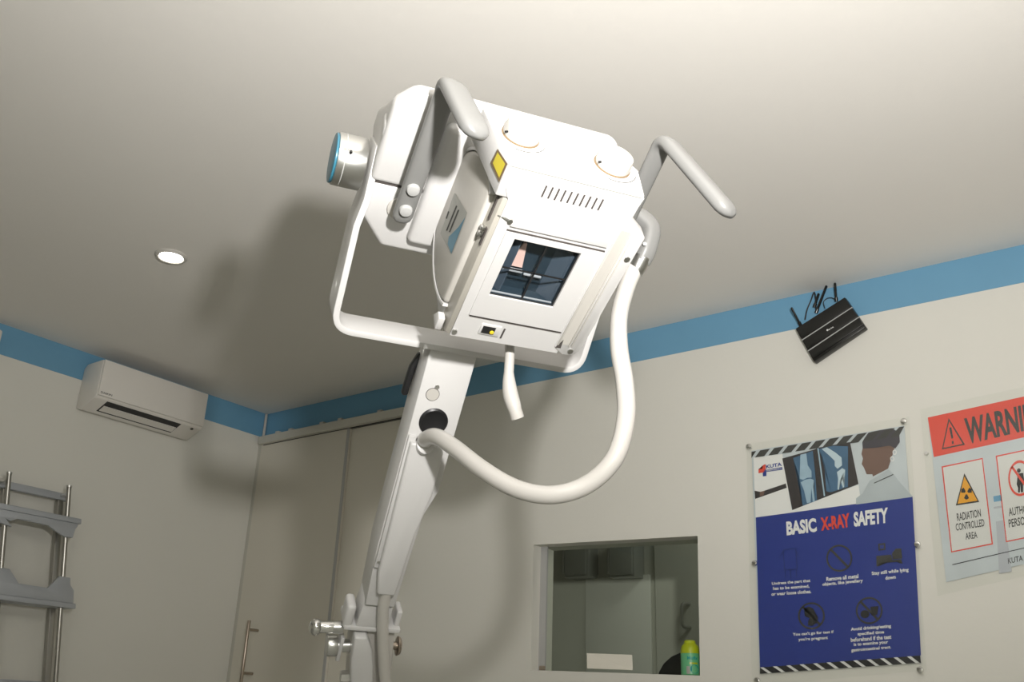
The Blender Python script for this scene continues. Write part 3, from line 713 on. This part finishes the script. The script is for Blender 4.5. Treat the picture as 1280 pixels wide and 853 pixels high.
# tube housing: two shells either side of the seam, narrowing towards the back
XL, XRH = .262, .150
def shell(y0, y1, xl, xr, ch):
    def outline(s_, yc):
        f = lambda y: yc + (y - yc) * s_
        if y0 < -.1: pts = [(-xl + ch, y0), (xr - ch, y0), (xr, y0 + ch * 1.2), (xr, y1), (-xl, y1), (-xl, y0 + ch * 1.2)]
        else: pts = [(-xl, y0), (xr, y0), (xr, y1 - ch * .7), (xr - ch * .6, y1), (-xl + ch * .6, y1), (-xl, y1 - ch * .7)]
        return [(x * (1 - .04 * (1 - s_)), f(y)) for x, y in pts]
    t = bmesh.new(); rings = []
    for z, s_ in ((-.20, 1.0), (-.225, 1.0), (-.30, .62), (-.37, .30)):
        rings.append([t.verts.new((x, y, z)) for x, y in outline(s_, -.0308)])
    n = len(rings[0])
    for a, b in zip(rings, rings[1:]):
        for k in range(n): t.faces.new((a[k], a[(k + 1) % n], b[(k + 1) % n], b[k]))
    t.faces.new(rings[0]); t.faces.new(rings[-1])
    bmesh.ops.recalc_face_normals(t, faces=t.faces)
    bmesh.ops.bevel(t, geom=[e for e in t.edges if e.calc_face_angle(0) > .4], offset=.010, segments=3, profile=.5, affect='EDGES', clamp_overlap=True)
    return t
lowh = part('lower_housing_shell', shell(-.166, -.0315, XL, XRH, .05), M_white)
uph = part('upper_housing_shell', shell(-.0300, .160, XL + .004, XRH, .05), M_white)
part('raised_cover', prism([(-.172, -.135), (.140, -.135), (.140, .12), (-.172, .12)], 2, -.215, -.183, .012, 3), M_white, uph)
part('seam', box((-XL + .006, -.0325, -.36), (XRH - .006, -.029, -.2035)), M_line)
part('shell_lip', box((-XL - .006, .05, -.25), (-XL + .03, .085, -.205), .01, 3), M_white, uph)
part('handle_bracket', box((.13, -.06, -.25), (.205, .02, -.19), .008), M_white, lowh)
# pivot hubs
for sx, e0, e1 in ((-1, .276, .327), (1, .145, .232)):
    h = part('pivot_hub', cyl((sx * e0, -.034, -.25), (sx * e1, -.034, -.25), .0465, n=40, bev=.002), M_metal)
    part('hub_cap', cyl((sx * e1, -.034, -.25), (sx * (e1 + .004), -.034, -.25), .044, n=40, bev=.001), M_cyan if sx < 0 else M_lgrey, h)
    part('hub_groove', cyl((sx * (e1 - .014), -.034, -.25), (sx * (e1 - .0125), -.034, -.25), .0468, n=40), M_lgrey, h)
    part('hub_set_screw', cyl((sx * (e1 - .02), .005, -.222), (sx * (e1 - .02), .0055, -.2165), .0025, n=10), M_dark, h)
# yoke: flat bar bent to a U
YW = .045
xl_, xr_ = -.269, .222
yp = [(-.262, -.045, 0), (-.262, .05, 0), (xl_, .10, 0)] + fillet([(xl_, .11, 0), (xl_, .297, 0), (xr_, .297, 0), (xr_, .11, 0)], .038, 8) + [(xr_, .10, 0), (xr_, .05, 0), (xr_, -.045, 0)]
rect = [(YW, .006), (-YW, .006), (-YW, -.006), (YW, -.006)]
bmy = add_sweep(B(), yp, rect, (0, 0, 1))
bmesh.ops.recalc_face_normals(bmy, faces=bmy.faces)
bmesh.ops.bevel(bmy, geom=[e for e in bmy.edges if e.calc_face_angle(0) > 1.0], offset=.002, segments=2, profile=.5, affect='EDGES')
yoke = part('yoke', bmy, M_white, None, YF)
# collimator
hole = [(-.058, -.062), (.058, -.062), (.058, .061), (-.058, .061)]
outer = [(-.092, -.168), (.108, -.165), (.108, .148), (.112, .187), (-.116, .190), (-.106, .15), (-.094, .128)]
col = part('collimator', prism_hole(outer, hole, -.03, 0), M_white, ang=30)
part('collimator_body', prism([(-.108, -.158), (.108, -.158), (.108, -.031), (-.108, -.031)], 1, -.174, .15, .003), M_white, col)
part('neck', cyl((0, 0, -.2), (0, 0, -.158), .10, n=36), M_white, col)
# hood with the operator panel
part('operator_panel', prism([(-.116, -.001), (-.134, -.102), (-.142, -.145), (.045, -.145), (.085, -.118), (.118, -.075), (.112, -.001)], 1, .13, .1905, .003), M_white, col)
hpl = lambda x, y, d=0: onp(x, y, (-.1168 - d, 0, 0), (1, 0, -.18))
part('warning_label', ngon([hpl(622, 186), hpl(634.5, 205), hpl(624, 228), hpl(613, 204)]), M_brown, col)
part('warning_label_face', ngon([hpl(622, 190.5, .0005), hpl(631.5, 205, .0005), hpl(624, 222.5, .0005), hpl(615.8, 204, .0005)]), M_yellow, col)
# rounded side cover
ccy, ccz, cr = -.005, -.085, .13
dp = [(ccy + cr * math.cos(a), ccz + cr * math.sin(a)) for a in [math.radians(d) for d in range(-214, 35, 8)]]
dp = [(y, z) for y, z in dp if z <= -.013]
fn = lambda v: Vector((v.x + (v.z * .09 if v.x < -.105 else 0), v.y, v.z))
sc = part('side_cover', prism(dp, 0, -.098, -.114, .006, 3, fn=fn), M_cream, col, ang=50)
rim = [(-.106, ccy + (cr + .004) * math.cos(a), ccz + (cr + .004) * math.sin(a)) for a in [math.radians(d) for d in range(-206, 27, 8)]]
part('cover_rim', add_sweep(B(), [fn(Vector(p)) for p in rim], [(.006, .0025), (-.008, .0025), (-.008, -.0025), (.006, -.0025)], (1, 0, 0)), M_white, col)
sl = lambda y, z, d=0: (-.1147 + z * .09 - d, y, z)
lp = lambda x, y, d=0: onp(x, y, (-.1147 - d, 0, 0), (1, 0, -.09))
lab = part('maker_label', ngon([lp(568, 241), lp(584, 266), lp(564, 318), lp(550.5, 292)]), M_label, sc)
part('label_blue_wedge', ngon([lp(582, 271, .0003), lp(564, 317.5, .0003), lp(559.5, 305, .0003), lp(561, 296, .0003), lp(573, 284, .0003)]), M_cyan, sc)
for x0, y0, x1, y1 in ((557, 273, 560, 264), (557.5, 288, 570, 257), (561, 290, 572.5, 262)):
    part('label_text_line', ngon([lp(x0, y0, .0004), lp(x0 + 1.6, y0 + .8, .0004), lp(x1 + 1.6, y1 + .8, .0004), lp(x1, y1, .0004)]), M_inkg, sc)
part('corner_bracket', prism([(-.172, -.05), (-.145, -.03), (-.145, -.012), (-.172, -.012)], 0, -.118, -.106, .002), M_white, col)
for y, z in ((-.166, -.15), (-.150, -.02)):
    part('screw', cyl((-.107, y, z), (-.113, y, z), .004, n=12), M_metal, col)
# left rail with slots
part('filter_rail', prism([(-.108, -.03), (-.1015, -.003), (-.0925, -.001), (-.0925, -.03)], 1, -.165, .128, .0008), M_rail, col)
for y0, y1, z in ((.075, .125, -.016), (.028, .062, -.010)):
    xo = -.1085 + (z + .03) * .25
    part('rail_slot', box((xo - .0015, y0, z - .003), (xo + .003, y1, z + .003)), M_line, col)
for y in (.052, .040): part('rail_catch', box((-.112, y, -.022), (-.103, y + .007, -.012), .001), M_metal, col)
# right flange and its ridges
fl_ = part('accessory_flange', prism([(.097, -.150), (.118, -.165), (.138, -.163), (.147, -.145), (.1475, .117), (.104, .146), (.097, .146)], 2, -.028, .002, .002), M_white, col)
part('flange_inlay', box((.1025, -.140, .0016), (.1200, .122, .0024)), M_cream, fl_)
for x, wd in ((.1005, .0016), (.1215, .0012), (.1265, .0012)):
    part('ridge', box((x - wd, -.142, .0015), (x + wd, .126, .0042), .0006), M_cream, fl_)
for x, y in ((.137, .070), (.129, -.152)):
    part('screw', cyl((x, y, .0015), (x, y, .0042), .005, n=14), M_metal, fl_)
part('flange_notch', prism([(.099, -.150), (.109, -.15), (.106, -.128)], 2, .0018, .0026), M_line, col)
# window panel, slits, vents
wpan = part('window_panel', prism_hole([(-.076, -.112), (.094, -.112), (.094, .071), (-.076, .071)], hole, .0, .0025), M_white, col)
part('slit', box((-.076, .0725, -.001), (.095, .0750, .0012)), M_line, col)
part('slit', box((-.074, -.1165, -.001), (.096, -.1145, .0012)), M_line, col)
part('upper_step', prism([(.080, .0005), (.107, .0005), (.104, .003), (.083, .003)], 0, -.074, .094, .0005), M_white, col)
for i in range(10):
    x = -.046 + i * .0106
    part('vent_slot', box((x - .0013, .1475, -.001), (x + .0013, .1685, .0009)), M_line, col)
part('panel_seam', box((-.112, .1868, -.0005), (.108, .1878, .0006)), M_label, col)
# optics behind the pane
part('light_chamber', box((-.0575, -.0615, -.0305), (.0575, .0605, -.0290)), M_slate, col)
part('shutter_blade', prism([(-.057, -.029), (-.040, -.012), (-.038, -.012), (-.050, -.029)], 1, -.06, .055), M_slate2, col)
part('shutter_blade', prism([(.030, -.029), (.052, -.010), (.056, -.010), (.057, -.029)], 1, -.06, .045), M_slate2, col)
part('mirror_wedge', prism([(-.043, -.012), (-.014, -.012), (-.024, .038), (-.029, .038)], 2, -.028, -.024), M_pink, col)
part('light_bar', box((-.047, -.020, -.024), (-.012, -.015, -.018), .001), M_lgrey, col)
part('light_bar', box((-.008, -.024, -.024), (.024, -.0205, -.020), .001), M_lgrey, col)
part('chamber_lip', box((-.055, -.0600, -.008), (.055, -.0575, -.005), .0005), M_lgrey, col)
for lo_, hi_ in (((-.0578, -.0619, -.029), (.0578, -.0605, -.0038)), ((-.0578, .0596, -.029), (.0578, .0609, -.0038)), ((-.0579, -.0605, -.029), (-.0566, .0596, -.0038)), ((.0566, -.0605, -.029), (.0579, .0596, -.0038))):
    part('chamber_wall', box(lo_, hi_), M_slate, col)
pane = part('pane', box((-.0578, -.0618, -.0035), (.0578, .0608, -.0020)), M_pane, col)
part('crosshair', box((-.0578, -.0030, -.0019), (.0578, .0002, -.0012)), M_dark, pane)
part('crosshair', box((-.0015, -.0618, -.0019), (.0017, .0608, -.0012)), M_dark, pane)
part('pane_edge', box((.0550, -.0618, -.0019), (.0578, .0608, -.0011)), M_dark, pane)
part('pane_edge', box((-.0578, -.0618, -.0019), (.0578, -.0592, -.0011)), M_dark, pane)
# indicator and slot in the lower strip
part('indicator_frame', box((-.047, -.1515, -.001), (-.010, -.127, .0020), .001), M_white, col)
ind = part('indicator_window', box((-.043, -.1475, .001), (-.020, -.1310, .0026)), M_dark, col)
part('indicator_lamp', cyl((-.0245, -.142, .0024), (-.0245, -.142, .0045), .004, n=14, bev=.001), M_led, col)
part('card_slot', box((-.0055, -.1535, -.001), (-.0025, -.1305, .0012)), M_line, col)
part('screw', cyl((-.087, -.156, .0), (-.087, -.156, .0035), .0045, n=14), M_metal, col)
part('latch_pin', add_sweep(B(), [(-.098, .094, -.004), (-.084, .094, .001), (-.078, .092, .002)], circ(.0022, 8), (0, 0, 1)), M_metal, col)
part('latch_ring', cyl((-.077, .092, .0), (-.077, .092, .004), .004, n=14), M_metal, col)
# field knobs on the operator panel
for x, z, r, hh in ((.068, -.066, .0300, .023), (-.086, -.085, .0300, .024)):
    kn = part('field_knob', cyl((x, .1912, z), (x, .1912 + hh, z), r, r * .93, n=40, bev=.003), M_cream, col)
    part('knob_base', cyl((x, .190, z), (x, .1922, z), r + .0012, n=40), M_brown, kn)
    part('knob_screw', cyl((x - r * .85, .2, z + .012), (x - r * 1.0, .2, z + .014), .002, n=8), M_dark, kn)
    arc = [(x + (r + .012) * math.cos(a), .1908, z + (r + .012) * math.sin(a)) for a in [math.radians(d) for d in range(20, 111, 10)]]
    part('dial_arc', add_sweep(B(), arc, [(.0004, .0006), (-.0004, .0006), (-.0004, -.0006), (.0004, -.0006)], (0, 1, 0)), M_inkg, kn)
for x, z in ((-.03, -.11), (.0, -.09), (.02, -.055), (-.045, -.03), (.055, -.02), (.09, -.02)):
    part('panel_mark', cyl((x, .1903, z), (x, .1909, z), .0018, n=8), M_label, col)
# handles
def handle(path, hx, ends, w1, nm='handle'):
    p = fillet(path, .026, 8)
    sc_ = [.86 + .38 * max(0, (i - 1) / (len(p) - 2)) for i in range(len(p))]
    hd = part(nm, add_sweep(B(), p, superell(.0105, w1, 22, 2.8), (0, 0, 1), scales=sc_, dome=True), M_grey, None, HF, 60)
    for y in ends:
        part('screw_cap', cyl((hx, y, -.163), (hx, y, -.153), .0125, .0105, n=20, bev=.002), M_lgrey, hd)
    y = ends[0] - .012
    part('handle_foot', cyl((hx, y - .014, -.202), (hx, y - .014, -.170), .012, n=18), M_metal, hd)
    part('foot_recess', prism([(hx + .024 * math.cos(a), y - .016 + .024 * math.sin(a)) for a in [2 * math.pi * i / 24 for i in range(24)]], 2, -.202, -.196, .002), M_cream, hd)
handle([(-.199, -.062, -.168), (-.199, .206, -.170), (-.172, .207, -.048)], -.199, (-.045, .0), .0208)
handle([(.197, -.062, -.168), (.184, .206, -.172), (.246, .206, -.004)], .195, (-.045, .0), .0195)
# bracket where the cable leaves the right pivot
d0 = 1.80 * K
pe = lambda x, y, d: HF.inverted() @ atd(x, y, d * K)
elb = [pe(800, 272, 1.80), pe(813, 287, 1.79), pe(808, 312, 1.78), pe(802, 325, 1.78)]
cb_ = part('cable_elbow', add_sweep(B(), catmull(elb, 6), superell(.017, .017, 18, 3), (1, 0, 0), dome=True), M_grey, None, HF, 50)
part('elbow_clamp', add_sweep(B(), [pe(803, 321, 1.78), pe(797, 333, 1.78), pe(793, 341, 1.78)], circ(.0185, 20), (1, 0, 0), scales=[1, 1, .86]), M_metal, cb_)
part('elbow_screw', cyl(pe(806, 305, 1.765), pe(806, 305, 1.755), .003, n=10), M_metal, cb_)
# big cable loop
hz = [(793, 336, 1.78), (783, 360, 1.76), (774, 395, 1.72), (774, 435, 1.68), (781, 480, 1.64), (782, 525, 1.615), (768, 573, 1.60), (734, 606, 1.60), (690, 619, 1.605), (645, 611, 1.63), (603, 587, 1.675), (567, 559, 1.74), (545, 546, 1.79), (533, 549, 1.83), (531, 553, 1.87)]
cable = part('cable_loop', add_sweep(B(), catmull([pe(*p) for p in hz], 8), circ(.0158, 20), (1, 0, 0)), M_sleeve, None, HF, 80)
part('cable_collar', cyl(YM @ Vector((-.047, .505, .041)), YM @ Vector((-.047, .49, .062)), .018, n=24, bev=.002), M_white, cable)
# short sleeve hanging under the collimator
st_ = [(637, 422, 1.74), (637, 447, 1.73), (636, 470, 1.72), (638, 492, 1.71), (643, 510, 1.70), (647, 523, 1.70)]
part('hanging_sleeve', add_sweep(B(), catmull([pe(*p) for p in st_], 5), circ(.0112, 16), (1, 0, 0), scales=[.8 if i < 9 else .8 + .45 * math.sin(min(1, (i - 9) / 12) * math.pi * .8) for i in range(26)], dome=False), M_sleeve, None, HF, 60)
# leaning arm
CX0, CX1 = -.082, .011
arm = part('arm_column', prism([(CX0, .303), (CX1, .303), (CX1, .60), (-.006, .66), (-.012, .88), (CX0 + .008, .88), (CX0, .74)], 2, -.04, .04, .003, 2), M_white, None, YF)
part('column_cap', box((CX0 + .006, .303, -.03), (CX1 - .006, .309, .03)), M_white, arm, YF)
cov = part('column_cover', prism([(-.076, .492), (-.006, .492), (-.004, .60), (-.016, .70), (-.022, .842), (-.060, .842), (-.070, .79)], 2, .0395, .058, .006, 3), M_white, arm, YF)
part('cover_strip', prism([(-.080, .482), (-.064, .482), (-.066, .785), (-.079, .785)], 2, .0395, .047, .002), M_white, arm, YF)
for a in (.497, .770): part('screw', cyl((-.0725, a, .0465), (-.0725, a, .0485), .0035, n=12), M_metal, arm, YF)
part('grommet', lathe([(.0285, 0), (.0285, .003), (.025, .005), (.021, .002), (.001, .001)], 36), M_dark, arm, YF @ Matrix.Translation((-.0385, .449, .0395)))
part('plug_cap', cyl((-.0545, .393, .0395), (-.0545, .393, .0412), .0125, n=28), M_cream, arm, YF)
part('plug_ring', lathe([(.0135, 0), (.0135, .0006), (.0125, .0006)], 28), M_line, arm, YF @ Matrix.Translation((-.0545, .393, .0402)))
part('screw', cyl((-.050, .376, .0395), (-.050, .376, .0425), .0045, n=12), M_metal, arm, YF)
lev = part('release_lever', add_sweep(B(), [(-.080, .345, -.03), (-.089, .37, -.03), (-.0915, .415, -.028), (-.0915, .425, -.028)], superell(.008, .007, 14), (0, 0, 1), dome=True), M_dark, arm, YF)
# cable running down out of the arm
part('cable_tail', add_sweep(B(), catmull([(-.040, .825, .046), (-.036, .88, .042), (-.018, .96, .04), (.004, 1.04, .04), (.03, 1.13, .04), (.05, 1.28, .03)], 6), circ(.0122, 18), (1, 0, 0)), M_cream, None, YF, 80)
# joint at the foot of the arm
clv = part('joint_clevis', box((-.104, .940, -.04), (.018, .952, .032), .004), M_white, None, YF)
part('clevis_cheek', box((-.106, .893, -.02), (-.086, .95, .03), .008, 3), M_white, clv, YF)
part('clevis_cheek', box((.004, .905, -.02), (.016, .95, .02), .004, 3), M_white, clv, YF)
part('arm_root', prism([(-.074, .87), (-.012, .87), (-.008, .945), (-.08, .945)], 2, -.036, .03, .004), M_white, None, YF)
part('joint_block', prism([(-.083, .950), (.010, .950), (.045, 1.16), (-.046, 1.16)], 2, -.06, .018, .005), M_cream, None, YF)
part('joint_cover', prism([(-.079, .958), (-.052, .957), (-.036, .985), (-.022, 1.03), (-.008, 1.10), (.004, 1.17), (-.03, 1.17), (-.056, 1.10), (-.073, 1.02)], 2, .012, .045, .005, 3), M_white, None, YF)
kp = part('locking_pin', cyl((-.150, .972, 0), (-.098, .968, 0), .0125, n=28, bev=.001), M_chrome, None, YF)
part('pin_grip', cyl((-.118, .970, 0), (-.098, .968, 0), .0133, n=28), M_metal, kp, YF)
part('pin_ball', lathe([(.001, -.014), (.009, -.012), (.0165, -.005), (.018, 0), (.0165, .006), (.0125, .010)], 28), M_chrome, kp, YF @ Matrix.Translation((-.155, .9725, 0)) @ Matrix.Rotation(math.pi / 2, 4, 'Y'))
kn = part('joint_knob', cyl((-.122, 1.017, 0), (-.100, 1.015, 0), .0225, n=32, bev=.003), M_metal, None, YF)
part('knob_shaft', cyl((-.10, 1.015, 0), (-.062, 1.012, 0), .014, n=24), M_metal, kn, YF)
part('knob_plate', prism([(.99, -.02), (1.045, -.02), (1.045, .015), (.985, .015)], 0, -.098, -.090, .002), M_white, kn, YF)
part('hex_nut', cyl((-.080, 1.080, .02), (-.058, 1.078, .02), .014, n=6), M_metal, None, YF)
bo = part('joint_bolt', cyl((-.005, 1.006, 0), (.030, 1.006, 0), .0085, n=18), M_bronze, None, YF)
part('bolt_head', cyl((.029, 1.006, 0), (.037, 1.006, 0), .0215, .018, n=28, bev=.002), M_bronze, bo, YF)
# pedestal down to the floor, below the frame
pw = YF @ Vector((0, 1.16, -.02)); pl = YF @ Vector((.02, 1.36, -.02))
lk = B(); add_sweep(lk, [YF @ Vector((-.002, 1.14, -.02)), YF @ Vector((.02, 1.42, -.02))], superell(.055, .055, 20, 4), (0, 0, 1))
part('lower_link', lk, M_white, None, None)
pz = YF @ Vector((.02, 1.42, -.02))
part('pedestal', cyl((pz.x, pz.y, .06), (pz.x, pz.y, pz.z + .05), .075, n=36, bev=.006), M_white, None, None)
part('pedestal_base', box((pz.x - .3, pz.y - .25, 0.0), (pz.x + .3, pz.y + .25, .06), .015), M_white, None, None)

for o in bpy.data.objects:
    if '_org' in o: del o['_org']
